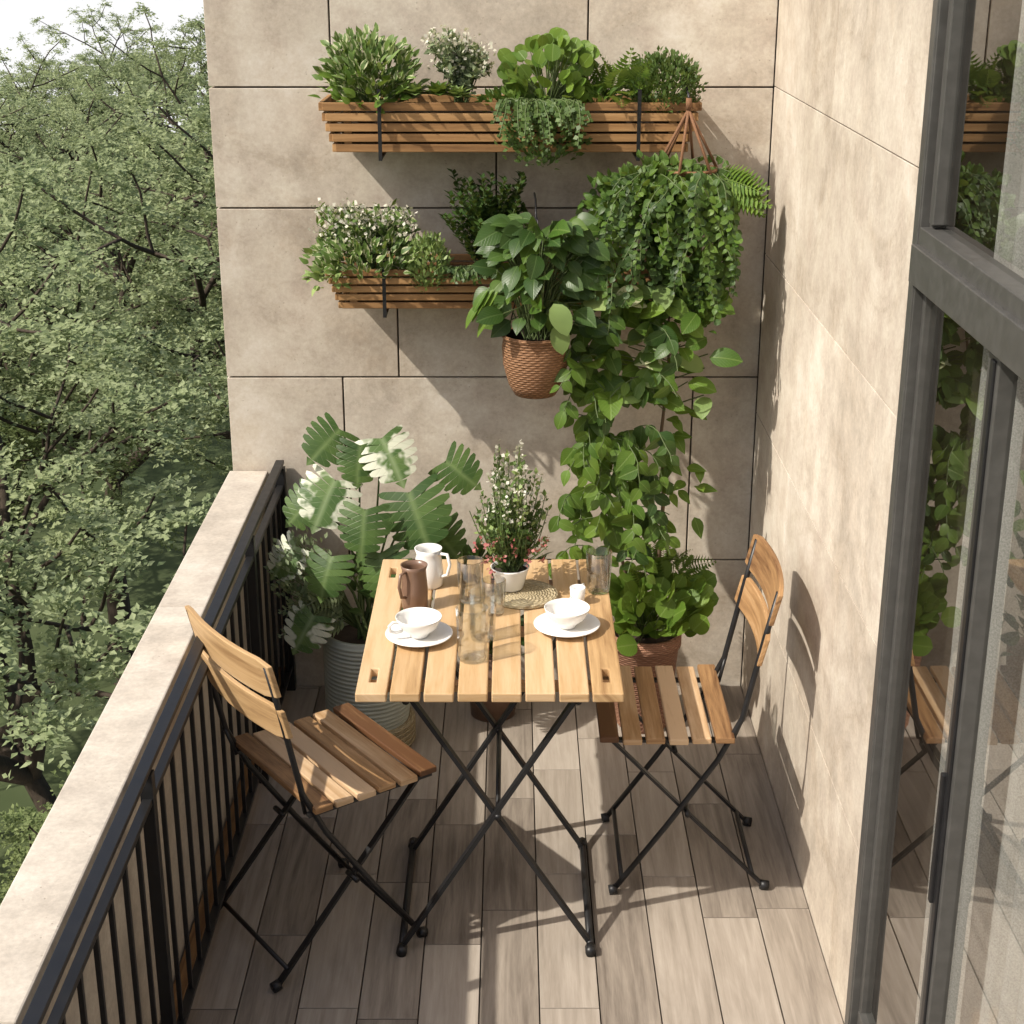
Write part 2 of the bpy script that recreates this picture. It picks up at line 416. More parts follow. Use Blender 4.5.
r=MB();XL=-.718
r.box((XL,1.72,.775),(.026,5.85,.012),BLACK)
r.box((XL,1.72,.764),(.014,5.848,.012),BLACK)
r.box((XL,1.72,.700),(.020,5.85,.013),BLACK)
r.box((XL,1.72,.085),(.020,5.85,.013),BLACK)
y=-1.15;i=0
while y<YB-.03:
    if i%12==0: r.box((XL,y,.380),(.026,.026,.759),BLACK)
    else: r.box((XL,y,.3925),(.010,.010,.602),BLACK)
    y+=.108;i+=1
r.box((XL,YB-.025,.380),(.030,.030,.759),BLACK)
r.build('metal_railing',bevel=.0015)

# ------------------------------------------------------------------ window / door unit
win=empty('glass_balcony_door')
f=MB();Y0=-1.1;ZT=2.75;yc=(Y0+2.90)/2;yl=2.90-Y0;q=-.040
f.box((.775,YW-.014,1.36),(.052,.028,2.80),FRAME)
f.box((.752,YW-.008,1.36),(.012,.034,2.79),FRAME)
f.box((.818+q,2.893,1.36),(.024,.018,2.79),FRAME)
f.box((.798+q/2,yc,1.735),(.086,yl,.07),FRAME)
f.box((.812+q,yc,1.785),(.05,yl-.01,.034),FRAME)
f.box((.820+q,yc,1.690),(.030,yl-.012,.024),FRAME)
f.box((.800+q/2,yc,ZT),(.09,yl,.07),FRAME)
f.box((.800+q/2,yc,.012),(.09,yl,.045),FRAME)
f.box((.818+q,yc,.055),(.030,yl-.01,.045),FRAME)
f.box((.817+q,2.425,.88),(.032,.060,1.60),FRAME)
f.box((.800+q,2.418,.88),(.008,.020,1.59),BLACK)
f.box((.822+q,1.25,.88),(.05,.09,1.60),FRAME)
f.box((.815+q,1.30,2.26),(.05,.07,.92),FRAME)
f.box((.813+q,2.872,2.26),(.026,.026,.90),FRAME)
f.build('frame',win,bevel=.002)
gl=MB()
def pane(y0,y1,z0,z1,x):
    x+=q;gl.add([(x,y0,z0),(x,y1,z0),(x,y1,z1),(x,y0,z1)],[(0,1,2,3)],WINGLASS)
pane(2.45,2.885,.075,1.68,.818);pane(1.29,2.40,.075,1.68,.826);pane(Y0+.05,1.21,.075,1.68,.820)
pane(1.33,2.86,1.80,2.72,.820);pane(Y0+.05,1.27,1.80,2.72,.820)
gl.build('glass_panes',win)
h=MB();h.box((.794+q,2.43,.80),(.010,.014,.26),BLACK)
h.build('door_pull',win,bevel=.002)
rm=empty('living_room')
b=MB()
x=.95
while x<4.2:
    y=-1.4
    while y<3.0:
        l=R(.7,1.2);y2=min(y+l,3.02);b.box((x+.06,(y+y2)/2,-.02),(.118,y2-y-.002,.02),ROOMW);y=y2
    x+=.12
b.box((2.6,.9,-.08),(3.4,5.0,.08),RENDER)
b.box((2.6,.9,2.95),(3.45,5.0,.1),WALLIN)
b.box((4.3,.9,1.4),(.1,5.0,3.1),WALLIN)
b.box((2.6,3.08,1.4),(3.4,.1,3.1),WALLIN)
b.box((2.6,-1.45,1.4),(3.4,.1,3.1),WALLIN)
b.box((.845,.9,2.9),(.185,4.05,.22),RENDER)
b.box((.93,.9,-4.6),(.35,5.0,8.9),RENDER)
b.build('room_shell',rm)
c=MB();n=90;vs=[];fs=[];ya,yb=1.95,2.74
for j,z in enumerate((.02,.6,1.2,1.8,2.65)):
    for i in range(n+1):
        t=i/n;y=ya+(yb-ya)*t
        vs.append((.862+.022*math.sin(t*2*math.pi*9+.8*math.sin(t*17))+.006*math.sin(t*60+j),y,z))
for j in range(4):
    for i in range(n):
        a=j*(n+1)+i;fs.append((a,a+1,a+n+2,a+n+1))
t=NT('sheer_cloth');tn=t.noise(t.n('ShaderNodeTexCoord').outputs['Object'],300,2)
p1=t.bsdf((.78,.76,.72),.9);p2=t.n('ShaderNodeBsdfTranslucent');p2.inputs[0].default_value=(.7,.69,.66,1)
p3=t.n('ShaderNodeBsdfTransparent');m1=t.n('ShaderNodeMixShader');m1.inputs[0].default_value=.4;m2=t.n('ShaderNodeMixShader')
t.l(p1.outputs[0],m1.inputs[1]);t.l(p2.outputs[0],m1.inputs[2]);t.l(t.ramp(tn,[(.3,.15),(.7,.5)]),m2.inputs[0]);t.l(m1.outputs[0],m2.inputs[1]);t.l(p3.outputs[0],m2.inputs[2])
SHEER=t.fin(m2.outputs[0])
c.add(vs,fs,SHEER,smooth=True);c.build('window_curtain')

# ------------------------------------------------------------------ table
def gridslab(mb,xs,ys,z0,z1,missing,mat):
    vd={};vs=[];fs=[];uv=[];off=(R(0,50),R(0,50))
    def V(i,j,k):
        if (i,j,k) not in vd: vd[(i,j,k)]=len(vs);vs.append((xs[i],ys[j],(z0,z1)[k]))
        return vd[(i,j,k)]
    def F(*q):
        fs.append(q)
        for a in q: uv.append((vs[a][1]+off[0],vs[a][0]+vs[a][2]+off[1]))
    nx,ny=len(xs)-1,len(ys)-1
    ok=lambda i,j:0<=i<nx and 0<=j<ny and (i,j) not in missing
    for i in range(nx):
        for j in range(ny):
            if not ok(i,j):continue
            F(V(i,j,1),V(i+1,j,1),V(i+1,j+1,1),V(i,j+1,1));F(V(i,j,0),V(i,j+1,0),V(i+1,j+1,0),V(i+1,j,0))
            if not ok(i-1,j):F(V(i,j,0),V(i,j,1),V(i,j+1,1),V(i,j+1,0))
            if not ok(i+1,j):F(V(i+1,j,0),V(i+1,j+1,0),V(i+1,j+1,1),V(i+1,j,1))
            if not ok(i,j-1):F(V(i,j,0),V(i+1,j,0),V(i+1,j,1),V(i,j,1))
            if not ok(i,j+1):F(V(i,j+1,0),V(i,j+1,1),V(i+1,j+1,1),V(i+1,j+1,0))
    mb.add(vs,fs,mat,uvl=uv)
tb=empty('folding_table',(-.050,3.560,0))
m=MB();n=8;tw=.604;sw=tw/n;L2=.405
for i in range(n):
    xc=-tw/2+sw*(i+.5)
    if i in(0,n-1):
        h=sw/2-.003
        gridslab(m,[xc-h,xc-.008,xc+.008,xc+h],[-L2,-L2+.06,-L2+.13,L2-.13,L2-.06,L2],.700,.722,{(1,1),(1,3)},OAK)
    else: m.box((xc,0,.711),(sw-.009,2*L2-.004*(i%2),.022),OAK)
m.build('slatted_top',tb,bevel=.003)
m=MB()
for y in(-.30,.0,.30): m.box((0,y,.690),(tw-.03,.03,.018),OAK)
m.build('battens',tb,bevel=.002)
m=MB()
for y in(-.335,.09):
    m.beam((-.215,y,.012),(.20,y,.684),.010,.022,BLACK,up=(0,1,0))
    m.beam((.239,y+.014,.012),(-.19,y+.014,.684),.010,.022,BLACK,up=(0,1,0))
    m.tube([(.017,y-.012,.372),(.017,y+.028,.372)],.008,BLACK)
m.tube([(.20,-.36,.68),(.20,.30,.68)],.009,BLACK);m.tube([(-.19,-.36,.68),(-.19,.30,.68)],.009,BLACK)
for x in(-.215,.239):
    m.tube([(x,-.36,.014),(x,.13,.014)],.009,BLACK)
    for y in(-.352,.12): m.tube([(x,y-.014,.012),(x,y+.014,.012)],.013,BLACK)
m.tube([(.017,-.33,.372),(.017,.10,.372)],.006,BLACK)
m.build('steel_legs',tb)

# ------------------------------------------------------------------ chairs
def chair(loc,rz,seatw,legw,name='folding_chair'):
    e=empty(name,loc,rz)
    m=MB();n=6;x0,x1=-.14,.20;sw=(x1-x0)/n
    for i in range(n):
        m.box((x0+sw*(i+.5),0,.452+(.004 if i in(0,n-1) else 0)),(sw-.010,seatw-(.01 if i%2 else 0),.016),ACACIA)
    m.build('seat_slats',e,bevel=.003)
    m=MB()
    for zc,hh in((.800,.095),(.690,.085)):
        k=10;vs=[];fs=[];uv=[];off=R(0,40)
        xb=-.14-(zc-.45)*.215
        for i in range(k+1):
            t=i/k*2-1;yy=t*seatw*.49;xx=xb-.022*(1-t*t)
            for dx in(-.006,.006):
                for dz in(-hh/2,hh/2):
                    cz=dz*(1 if abs(t)<.95 else .82)
                    vs.append((xx+dx-dz*.2,yy,zc+cz))
                    uv.append((yy+off,dz+dx+zc))
        for i in range(k):
            a=4*i
            fs+=[(a,a+1,a+5,a+4),(a+2,a+6,a+7,a+3),(a+1,a+3,a+7,a+5),(a,a+4,a+6,a+2)]
        fs+=[(0,2,3,1),(4*k,4*k+1,4*k+3,4*k+2)]
        m.add(vs,fs,OAK if rz<1 else ACACIA,uvv=uv)
    m.build('back_slats',e,bevel=.002)
    m=MB();hw=legw/2
    for sg in(-1,1):
        y=sg*hw
        m.tube([(-.226,y,.835),(-.20,y,.72),(-.155,y,.50),(-.10,y,.385),(.02,y,.20),(.15,y,.012)],.0075,BLACK,k=8)
        y2=sg*(hw-.02)
        m.beam((.17,y2,.438),(-.235,y2,.012),.007,.016,BLACK,up=(0,1,0))
        m.beam((-.14,y2+sg*.012,.437),(.19,y2+sg*.012,.437),.008,.016,BLACK,up=(0,1,0))
        m.tube([(-.16,y,.51),(-.14,y2,.437)],.005,BLACK)
        m.tube([(-.03,y2-sg*.012,.235),(-.03,y+sg*.012,.235)],.007,BLACK)
        m.tube([(.142,y,.014),(.162,y,.010)],.013,BLACK);m.tube([(-.228,y2,.014),(-.248,y2,.010)],.013,BLACK)
    m.tube([(.13,-hw,.04),(.13,hw,.04)],.006,BLACK);m.tube([(-.205,-hw+.02,.045),(-.205,hw-.02,.045)],.006,BLACK)
    m.tube([(.165,-hw+.02,.432),(.165,hw-.02,.432)],.006,BLACK)
    m.build('steel_frame',e)
    return e
chair((.410,3.64,0),math.pi,.42,.35)
chair((-.455,3.345,0),math.radians(36),.42,.38)

# ------------------------------------------------------------------ planters
def planter(z1,z0,yc=4.50):
    e=empty('wooden_wall_planter')
    m=MB();n=5;hh=(z1-z0)/n
    x0,x1=-.52,.51
    for i in range(n):
        t=(i+.5)/n;zc=z0+(z1-z0)*t;ins=.04*(1-t);yf=yc-.075-.02*t
        m.box(((x0+x1)/2,yf,zc),(x1-x0-2*ins,.014,hh-.006),CEDAR)
        m.box(((x0+x1)/2,YB-.022,zc),(x1-x0-2*ins,.012,hh-.006),CEDAR)
        for xx in(x0+ins-.004,x1-ins+.004):
            m.box((xx,(yf+YB-.02)/2,zc),(.012,YB-.02-yf+.005,hh-.006),CEDAR)
    m.box(((x0+x1)/2,yc+.03,z0+.005),(x1-x0-.08,.18,.010),CEDAR)
    m.build('slats',e,bevel=.002)
    m=MB()
    m.box(((x0+x1)/2,yc+.035,(z0+z1)/2-.01),(x1-x0-.10,.165,(z1-z0)-.045),SOIL)
    for xx in(-.45,.44): m.box((xx,yc-.074,(z0+z1)/2),(.02,.012,z1-z0-.01),CEDAR)
    m.build('liner_and_soil',e)
    m=MB()
    for xx in(-.36,.345):
        m.box((xx,yc-.108,(z0+z1)/2+.008),(.010,.006,z1-z0+.05),BLACK)
        m.box((xx,(yc-.105+YB)/2,z0-.012),(.010,YB-yc+.105,.005),BLACK)
        m.box((xx,(yc-.105+YB)/2,z1+.030),(.010,YB-yc+.105,.005),BLACK)
    m.build('brackets',e)
    return e
planter(1.882,1.742);planter(1.425,1.305)

# ------------------------------------------------------------------ planter plants
def plant(name,fn):
    mb=MB();fn(mb);return mb.build(name)
zt=1.87
plant('variegated_shrub',lambda b:(bush(b,(-.385,4.47,zt+.085),(.13,.09,.10),640,OV,.030,G_VAR,up=.2,stems=20,nrm=(0,-.8,.8)),bush(b,(-.40,4.45,zt+.04),(.13,.09,.06),110,OV,.040,G_BRIGHT,up=.2),bush(b,(-.385,4.46,zt+.08),(.12,.08,.08),60,LN,.05,G_PALE,up=.3)))
def succ(b,c,r,n,mat):
    for k in range(n):
        a=k*2.4;t=k/n;d=np.array([[math.cos(a)*(1-t*.7),math.sin(a)*(1-t*.7),.25+t]])
        b.inst(OV,frames(d,np.array([[0,0,1.]]),np.array([r*(1-.4*t)])),np.array([c],float),mat)
plant('succulent_rosette',lambda b:(succ(b,(-.265,4.425,zt+.025),.065,22,G_PALE),succ(b,(-.20,4.42,zt+.025),.07,22,G_MID),succ(b,(-.15,4.41,zt+.02),.06,20,G_PALE),bush(b,(-.0,4.44,zt+.005),(.10,.06,.03),200,SM,.022,G_MID)))
def whitefl(b,c,hgt,r,n=40,leaf=G_SILV,fl=WHITEF,nf=9):
    for k in range(n):
        a=R(0,6.28);rr=r*R(.1,1);tip=Vector((c[0]+rr*math.cos(a),c[1]+rr*math.sin(a)*.7,c[2]+hgt*R(.45,1)))
        b0=Vector(c)+Vector((R(-.02,.02),R(-.02,.02),0));mid=(b0+tip)/2+Vector((0,0,.02));b.tube([b0,mid,tip],.0012,STEM,k=4,cap=False)
        m=14;ts=rng.uniform(.2,1,m);P=np.array([(b0.lerp(mid,t*2) if t<.5 else mid.lerp(tip,t*2-1))[:] for t in ts])
        b.inst(SM,frames(rv(m)+np.array([0,0,.5]),rv(m)+np.array([0,-.4,.8]),rng.uniform(.018,.030,m)),P,leaf)
        m=nf;P=np.array(tip)+rng.normal(size=(m,3))*.010
        b.inst(SMR,frames(rv(m),rv(m),rng.uniform(.009,.015,m)),P,fl)
plant('white_flowering_plant',lambda b:whitefl(b,(-.14,4.49,zt),.19,.095,70,nf=9))
def pilea(b):
    bush(b,(.10,4.45,zt+.075),(.125,.09,.10),170,RD,.038,G_BRIGHT,up=.0,stems=90,nrm=(0,-.9,.8),nj=.25,shell=.6)
plant('round_leaf_plant',pilea)
def trail1(b):
    for k in range(40):
        strand(b,(R(-.02,.18),R(4.37,4.42),zt+.02),R(.08,.20),SMR,.020,G_FINE,per=.008,d0=(R(-.5,.5),-.8,.3),out=(0,-1,.2),drift=(-.1 if k%2 else .05,0,0))
    bush(b,(.085,4.37,zt-.08),(.12,.04,.085),520,SMR,.018,G_FINE,up=0)
plant('trailing_creeper',trail1)
plant('small_fern',lambda b:(bush(b,(.29,4.46,zt+.03),(.07,.07,.03),34,FRS,.075,G_BRIGHT,up=.5),bush(b,(.235,4.45,zt+.02),(.05,.05,.03),40,OV,.035,G_MID)))
plant('dense_small_shrub',lambda b:(bush(b,(.415,4.47,zt+.045),(.105,.10,.09),2600,SM,.015,G_FINE,shell=.5,up=.3),))
z2=1.41
plant('cream_flower_plant',lambda b:(whitefl(b,(-.41,4.46,z2),.18,.15,110,G_VAR,WHITEF,8),bush(b,(-.41,4.43,z2+.04),(.16,.09,.07),420,OV,.030,G_VAR,nrm=(0,-.8,.8)),bush(b,(-.52,4.41,z2-.01),(.05,.05,.03),60,OV,.035,G_PALE,up=-.1)))
plant('bushy_herb',lambda b:bush(b,(-.235,4.40,z2+.03),(.06,.05,.08),700,SM,.018,G_PALE,shell=.5))
def spiky(b):
    for k in range(52):
        a=R(0,6.28);rr=R(.2,1)*.12;b0=Vector((-.07+R(-.03,.03),4.46,z2));tip=b0+Vector((rr*math.cos(a)*1.2,rr*math.sin(a)*.7,R(.14,.27)))
        b.tube([b0,(b0+tip)/2+Vector((0,0,.02)),tip],.0014,STEM,k=4,cap=False)
        m=34;ts=np.linspace(.15,1,m)[:,None];P=np.array(b0)*(1-ts)+np.array(tip)*ts
        an=np.arange(m)*2.4;d=np.stack([np.cos(an),np.sin(an),np.full(m,.8)],1)
        b.inst(SM,frames(d,np.tile([0,0,1.],(m,1))+rng.normal(size=(m,3))*.2,np.full(m,.026)),P,G_DARK)
    for k in range(30): strand(b,(R(-.18,.08),4.40,z2+.02),R(.06,.14),SM,.026,random.choice([G_DARK,G_FINE]),per=.008)
plant('dark_upright_herb',spiky)

def basket(mb,c,r,h,mat):
    prof=[(.0,0),(r*.62,0),(r*.80,h*.18),(r*.97,h*.55),(r*1.0,h*.85),(r*.96,h),(r*1.01,h+.004),(r*.99,h+.012),(r*.90,h+.010),(r*.88,h-.02),(0,h-.022)]
    mb.lathe(prof[:9],c,mat,k=48);mb.lathe([prof[8],prof[9],prof[10]],c,SOIL)
hb=empty('hanging_basket_plant')
b=MB();C=(.065,4.25,1.105);basket(b,C,.093,.160,WICK);b.build('wicker_basket',hb)
b=MB()
for a in(.6,2.7,4.8): b.tube([(C[0]+.085*math.cos(a),C[1]+.085*math.sin(a),C[2]+.16),(C[0],C[1]+.02,1.60)],.0018,BLACK,k=5)
b.tube([(C[0],C[1]+.02,1.595),(C[0],4.40,1.62),(C[0],4.64,1.60)],.003,BLACK,k=6)
b.build('hanging_cords',hb)
b=MB()
top=np.array([C[0],C[1],C[2]+.16])
for k in range(130):
    a=R(0,6.28);el=R(.05,1.5);rr=R(.08,.165)*(.55+.45*math.cos(el));q=Vector((C[0]+.015+rr*math.cos(a)*1.0,C[1]-.02+rr*math.sin(a)*.6,C[2]+.18+.28*max(0,math.sin(el))+R(-.02,.03)))
    st=Vector(top)+Vector((R(-.03,.03),R(-.03,.03),0));mid=(st+q)/2+Vector((0,0,.05));b.tube([st,mid,q],.002,STEM,k=5,cap=False)
    d=np.array([[math.cos(a)*.8,math.sin(a)*.5-.35,R(-.7,.3)]])
    b.inst(OVW if k%3 else OBL,frames(d,np.array([[R(-.5,.5),-.8,.6+R(-.4,.4)]]),np.array([R(.050,.090)])),np.array([q[:]]),random.choice([G_DARK,G_DARK,G_MID]))
for (x,y,z,s,dx,dz) in((.11,4.11,1.39,.09,.3,-.5),(.12,4.13,1.33,.08,.2,-.8)):
    b.inst(OBL,frames(np.array([[dx,-.4,dz]]),np.array([[0,-.7,.7]]),np.array([s])),np.array([[x,y,z]]),G_PALE)
for k in range(7):
    q=Vector((C[0]-.08-R(.02,.07),4.2,1.38+R(-.04,.03)));b.inst(LNW,frames(np.array([[-.8,-.3,-.7]]),np.array([[-.3,-.5,.8]]),np.array([.08])),np.array([q[:]]),G_BRIGHT)
b.build('rubber_leaves',hb)

hc=empty('macrame_hanging_plant')
b=MB();C=(.475,4.36,1.58);basket(b,C,.085,.12,WICK);b.build('wicker_basket',hc)
b=MB();apx=Vector((.475,4.36,1.865))
for k in range(6):
    a=k*1.047+.2;r0=Vector((C[0]+.088*math.cos(a),C[1]+.088*math.sin(a),C[2]+.125));b.tube([r0,apx],.0042,ROPE,k=6)
    b.tube([r0,Vector((C[0]+.05*math.cos(a+.5),C[1]+.05*math.sin(a+.5),C[2]-.003))],.003,ROPE,k=5)
b.tube([apx,apx+Vector((0,0,.03))],.008,ROPE);b.tube([apx+Vector((0,0,.03)),apx+Vector((0,.05,.05)),apx+Vector((0,.16,.05))],.004,BLACK,k=6)
b.build('macrame_ropes',hc)
b=MB()
for k in range(90):
    a=R(0,6.28);st=(C[0]+.07*math.cos(a)-.04,C[1]+.06*math.sin(a),C[2]+.12)
    strand(b,st,R(.12,.50),RD if k%2 else OVW,.027,random.choice([G_MID,G_MID,G_DARK,G_BRIGHT]),per=.012,d0=(math.cos(a)*1.0-.2,-.6,.4),drift=(-.06 if k%3 else .05,0,0),wob=.35,xmax=.60,nrm=(0,-1,.7))
bush(b,(C[0]-.10,C[1]-.04,C[2]+.05),(.17,.08,.11),520,OVW,.030,G_MID,up=.0,nrm=(0,-.8,.9))
bush(b,(C[0]+.01,C[1]-.05,C[2]-.08),(.12,.07,.20),620,OVW,.030,G_DARK,up=-.2,nrm=(0,-.8,.9))
bush(b,(C[0]+.05,C[1]-.05,C[2]-.20),(.07,.06,.13),260,OVW,.028,G_MID,up=-.2,nrm=(0,-.8,.9))
for k in range(8):
    a=R(-.9,.35);d=np.array([[math.cos(a),-.3+R(-.2,.2),.05+R(-.6,.2)]])
    b.inst(FR,frames(d,np.array([[0,-.8,.8]]),np.array([R(.12,.17)])),np.array([[C[0]+.07,C[1]-.03,C[2]+.11]]),G_BRIGHT)
b.build('trailing_foliage',hc)

pc=empty('potted_climbing_plant')
b=MB();C=(.405,4.40,0)
b.lathe([(0,0),(.075,0),(.082,.01),(.105,.27),(.112,.275),(.112,.315),(.103,.318),(.100,.29)],C,TERRA,k=48);b.lathe([(.100,.29),(0,.292)],C,SOIL);b.build('woven_pot',pc)
b=MB()
main=[(.41,4.40,.29),(.435,4.38,.5),(.445,4.37,.75),(.43,4.36,.95),(.445,4.36,1.15),(.44,4.36,1.34)]
b.tube(main,[.007,.006,.006,.005,.004,.003],BARKY,k=7)
m2=[(.40,4.40,.29),(.33,4.36,.55),(.27,4.33,.85),(.26,4.32,1.12),(.30,4.32,1.34)]
b.tube(m2,[.006,.005,.004,.004,.003],BARKY,k=7)
for k in range(62):
    t=R(.10,1);z=.55+.82*t;x=.265+R(-.10,.12)
    strand(b,(x,4.28+R(-.03,.06),z),R(.10,.24),OBL if k%3 else OVW,.066,random.choice([G_MID,G_MID,G_BRIGHT,G_BRIGHT,G_DARK]),per=.026,d0=(R(-.5,.6),-.5,.5),wob=.25)
for k in range(52):
    z=R(1.08,1.41);x=.39+R(-.18,.18);d=np.array([[R(-1,1),-.5,R(-.5,.4)]])
    b.tube([(.44,4.36,z-.06),(x,4.28,z)],.0018,STEM,k=4,cap=False)
    b.inst(OBL,frames(d,np.array([[R(-.4,.4),-.9,.8]]),np.array([R(.060,.105)])),np.array([[x,4.28+R(-.04,.03),z]]),random.choice([G_PALE,G_MID,G_MID,G_BRIGHT,G_VAR]))
for k in range(20):
    z=R(.7,1.1);x=.47+R(-.04,.08)
    b.inst(OV,frames(np.array([[R(-.5,1),-.4,R(-.7,.3)]]),np.array([[0,-.7,.8]]),np.array([R(.045,.07)])),np.array([[x,4.34,z]]),G_BRIGHT)
b.build('climber_foliage',pc)
b=MB()
bush(b,(.43,4.33,.42),(.16,.12,.11),85,RD,.060,G_BRIGHT,base=(.405,4.40,.29),up=0,nrm=(0,-.9,.8),nj=.3,stems=60)
bush(b,(.45,4.38,.50),(.10,.08,.07),30,FRS,.07,G_MID,base=(.405,4.40,.30),up=.5)
b.build('round_foliage',pc)

mp=empty('potted_monstera')
b=MB();C=(-.435,4.29,0)
prof=[(0,0),(.10,0)]
for i in range(26):
    z=.012+i*.0135;rr=.108+.016*min(1,i/8);prof+=[(rr+.004,z),(rr+.004,z+.007),(rr-.003,z+.010)]
prof+=[(.126,.37),(.114,.372),(.112,.34)]
b.lathe(prof,C,RIBBED,k=48);b.lathe([(.112,.34),(0,.342)],C,SOIL);b.build('ribbed_pot',mp)
b=MB()
for i in range(5): 
    b.lathe([(.118,.004+i*.016),(.136,.004+i*.016),(.142,.012+i*.016),(.136,.019+i*.016),(.118,.019+i*.016)],C,BASKET,k=40)
b.build('seagrass_tray',mp)
b=MB()
LV=[(-.49,4.30,.985,.13,(-.4,-.5,-.3),0),(-.37,4.28,.965,.145,(.35,-.5,-.5),1),(-.50,4.22,.86,.15,(-.35,-.5,-.7),1),(-.29,4.20,.83,.175,(.3,-.5,-.8),0),
    (-.41,4.14,.80,.13,(-.1,-.5,-.9),0),(-.19,4.30,.89,.12,(.7,-.3,-.5),0),(-.43,4.26,.95,.115,(-.05,-.5,-.8),0),(-.24,4.26,.72,.135,(.6,-.4,-.7),0),
    (-.37,4.14,.67,.14,(.15,-.5,-.9),0),(-.56,4.28,.80,.125,(-.7,-.3,-.6),0),(-.62,4.22,.66,.115,(-.7,-.3,-.7),1),(-.51,4.14,.66,.125,(-.3,-.5,-.9),0),
    (-.57,4.16,.47,.12,(-.5,-.4,-.8),1),(-.31,4.14,.58,.12,(.4,-.5,-.7),0)]
for i,(x,y,z,s,d,va) in enumerate(LV):
    st=Vector((C[0]+R(-.03,.03),C[1]+R(-.03,.03),.34));q=Vector((x,y,z));mid=(st+q)/2+Vector((0,.03,.08));b.tube([st,st.lerp(mid,.5)+Vector((0,.01,.03)),mid,q],[.005,.0042,.0035,.0025],STEM,k=6,cap=False)
    b.inst(MO,frames(np.array([d],float),np.array([[R(-.5,.3),-1.,.75+R(-.2,.3)]]),np.array([s])),np.array([[x,y,z]]),G_MVAR if va else G_MONS)
b.build('monstera_leaves',mp)
b=MB()
for k in range(11):
    a=R(2.4,4.2);d=np.array([[math.cos(a),-.4+.4*math.sin(a),R(.1,.8)]])
    b.inst(FR,frames(d,np.array([[0,-.6,1.]]),np.array([R(.13,.20)])),np.array([[C[0]-.06,C[1]-.03,.38+R(0,.14)]]),G_SILV)
bush(b,(-.60,4.22,.58),(.10,.08,.12),380,SM,.020,G_SILV,up=.2,base=(-.45,4.3,.36),stems=40)
bush(b,(-.42,4.29,.50),(.12,.08,.08),50,OV,.055,G_DARK,up=.0)
b.build('silver_fern_fronds',mp)
def lowp(b):
    b.lathe([(0,0),(.07,0),(.09,.22),(.085,.222),(.08,.2),(0,.2)],(-.06,4.47,0),BROWN)
    bush(b,(-.06,4.42,.42),(.16,.10,.22),120,OV,.07,G_DARK,base=(-.06,4.47,.2),stems=30)
plant('potted_leafy_plant',lowp)

# ------------------------------------------------------------------ table ware
ZT2=.722
def cupset(name,x,y,ha):
    e=empty(name,(x,y,ZT2))
    b=MB();b.lathe([(0,.004),(.028,.004),(.030,.0),(.034,.002),(.060,.008),(.080,.016),(.081,.018),(.078,.019),(.055,.011),(.030,.008),(0,.008)],(0,0,0),CHINA,k=56);b.build('saucer',e)
    q=.88;b=MB();b.lathe([(r_*q,.012+(z_-.012)*.80) for r_,z_ in [(0,.012),(.024,.010),(.026,.014),(.030,.022),(.050,.040),(.060,.062),(.063,.072),(.061,.0725),(.057,.062),(.047,.042),(.028,.026),(0,.024)]],(0,0,0),CHINA,k=56)
    c,s=math.cos(ha),math.sin(ha)
    b.tube([(c*.050,s*.050,.052),(c*.066,s*.066,.056),(c*.076,s*.076,.048),(c*.072,s*.072,.034),(c*.058,s*.058,.028),(c*.042,s*.042,.030)],.0038,CHINA,k=8)
    b.build('cup',e);return e
cupset('cup_and_saucer',-.222,3.445,math.radians(205));cupset('cup_and_saucer',.133,3.50,math.radians(80))
def tumbler(name,x,y,r,h,mat,t=.002,handle=False,rz=0,facet=0):
    pr=[(0,.001),(r*.82,.001),(r*.86,.006),(r,h),(r-t,h+.001),(r*.86-t,.010),(0,.009)]
    b=MB();b.lathe(pr,(0,0,0),mat,k=facet or 40,smooth=not facet)
    if handle:
        b.tube([(r*.95,0,h*.82),(r+.022,0,h*.80),(r+.027,0,h*.5),(r*.9,0,h*.25)],.004,mat,k=8)
    b.build(name,loc=(x,y,ZT2),rotz=rz)
tumbler('glass_jar',-.092,3.335,.038,.13,CUPGLASS,.003,facet=14);tumbler('water_glass',-.105,3.68,.034,.11,CUPGLASS,.003)
tumbler('water_glass',-.070,3.45,.034,.12,CUPGLASS,.003,facet=14);tumbler('water_glass',.222,3.74,.034,.11,CUPGLASS,.003);tumbler('water_glass',-.045,3.60,.030,.09,CUPGLASS,.003)
b=MB();b.lathe([(0,0),(.028,0),(.032,.006),(.034,.05),(.031,.085),(.030,.105),(.034,.118),(.031,.118),(.028,.105),(.029,.085),(.031,.05),(.028,.012),(0,.010)],(0,0,0),BROWN,k=40)
b.tube([(-.028,0,.108),(-.050,0,.106),(-.056,0,.075),(-.048,0,.045),(-.030,0,.040)],.004,BROWN,k=8)
b.build('brown_jug',loc=(-.243,3.63,ZT2),rotz=.9)
b=MB();b.lathe([(0,0),(.032,0),(.036,.006),(.038,.04),(.034,.075),(.031,.090),(.036,.104),(.033,.104),(.029,.090),(.032,.075),(.035,.04),(.03,.012),(0,.010)],(0,0,0),CHINA,k=40)
b.tube([(.030,0,.094),(.056,0,.096),(.064,0,.070),(.056,0,.040),(.034,0,.030)],.0045,CHINA,k=8)
b.build('white_pitcher',loc=(-.215,3.78,ZT2),rotz=-.5)
tumbler('milk_jug',.165,3.66,.020,.045,CHINA,.002,True,1.2)
b=MB();b.lathe([(0,0),(.084,0),(.088,.005),(.086,.012),(.078,.010),(.060,.009),(.058,.011),(.04,.009),(.038,.011),(0,.010)],(0,0,0),BASKET,k=48)
b.build('round_woven_tray',loc=(.030,3.705,ZT2))
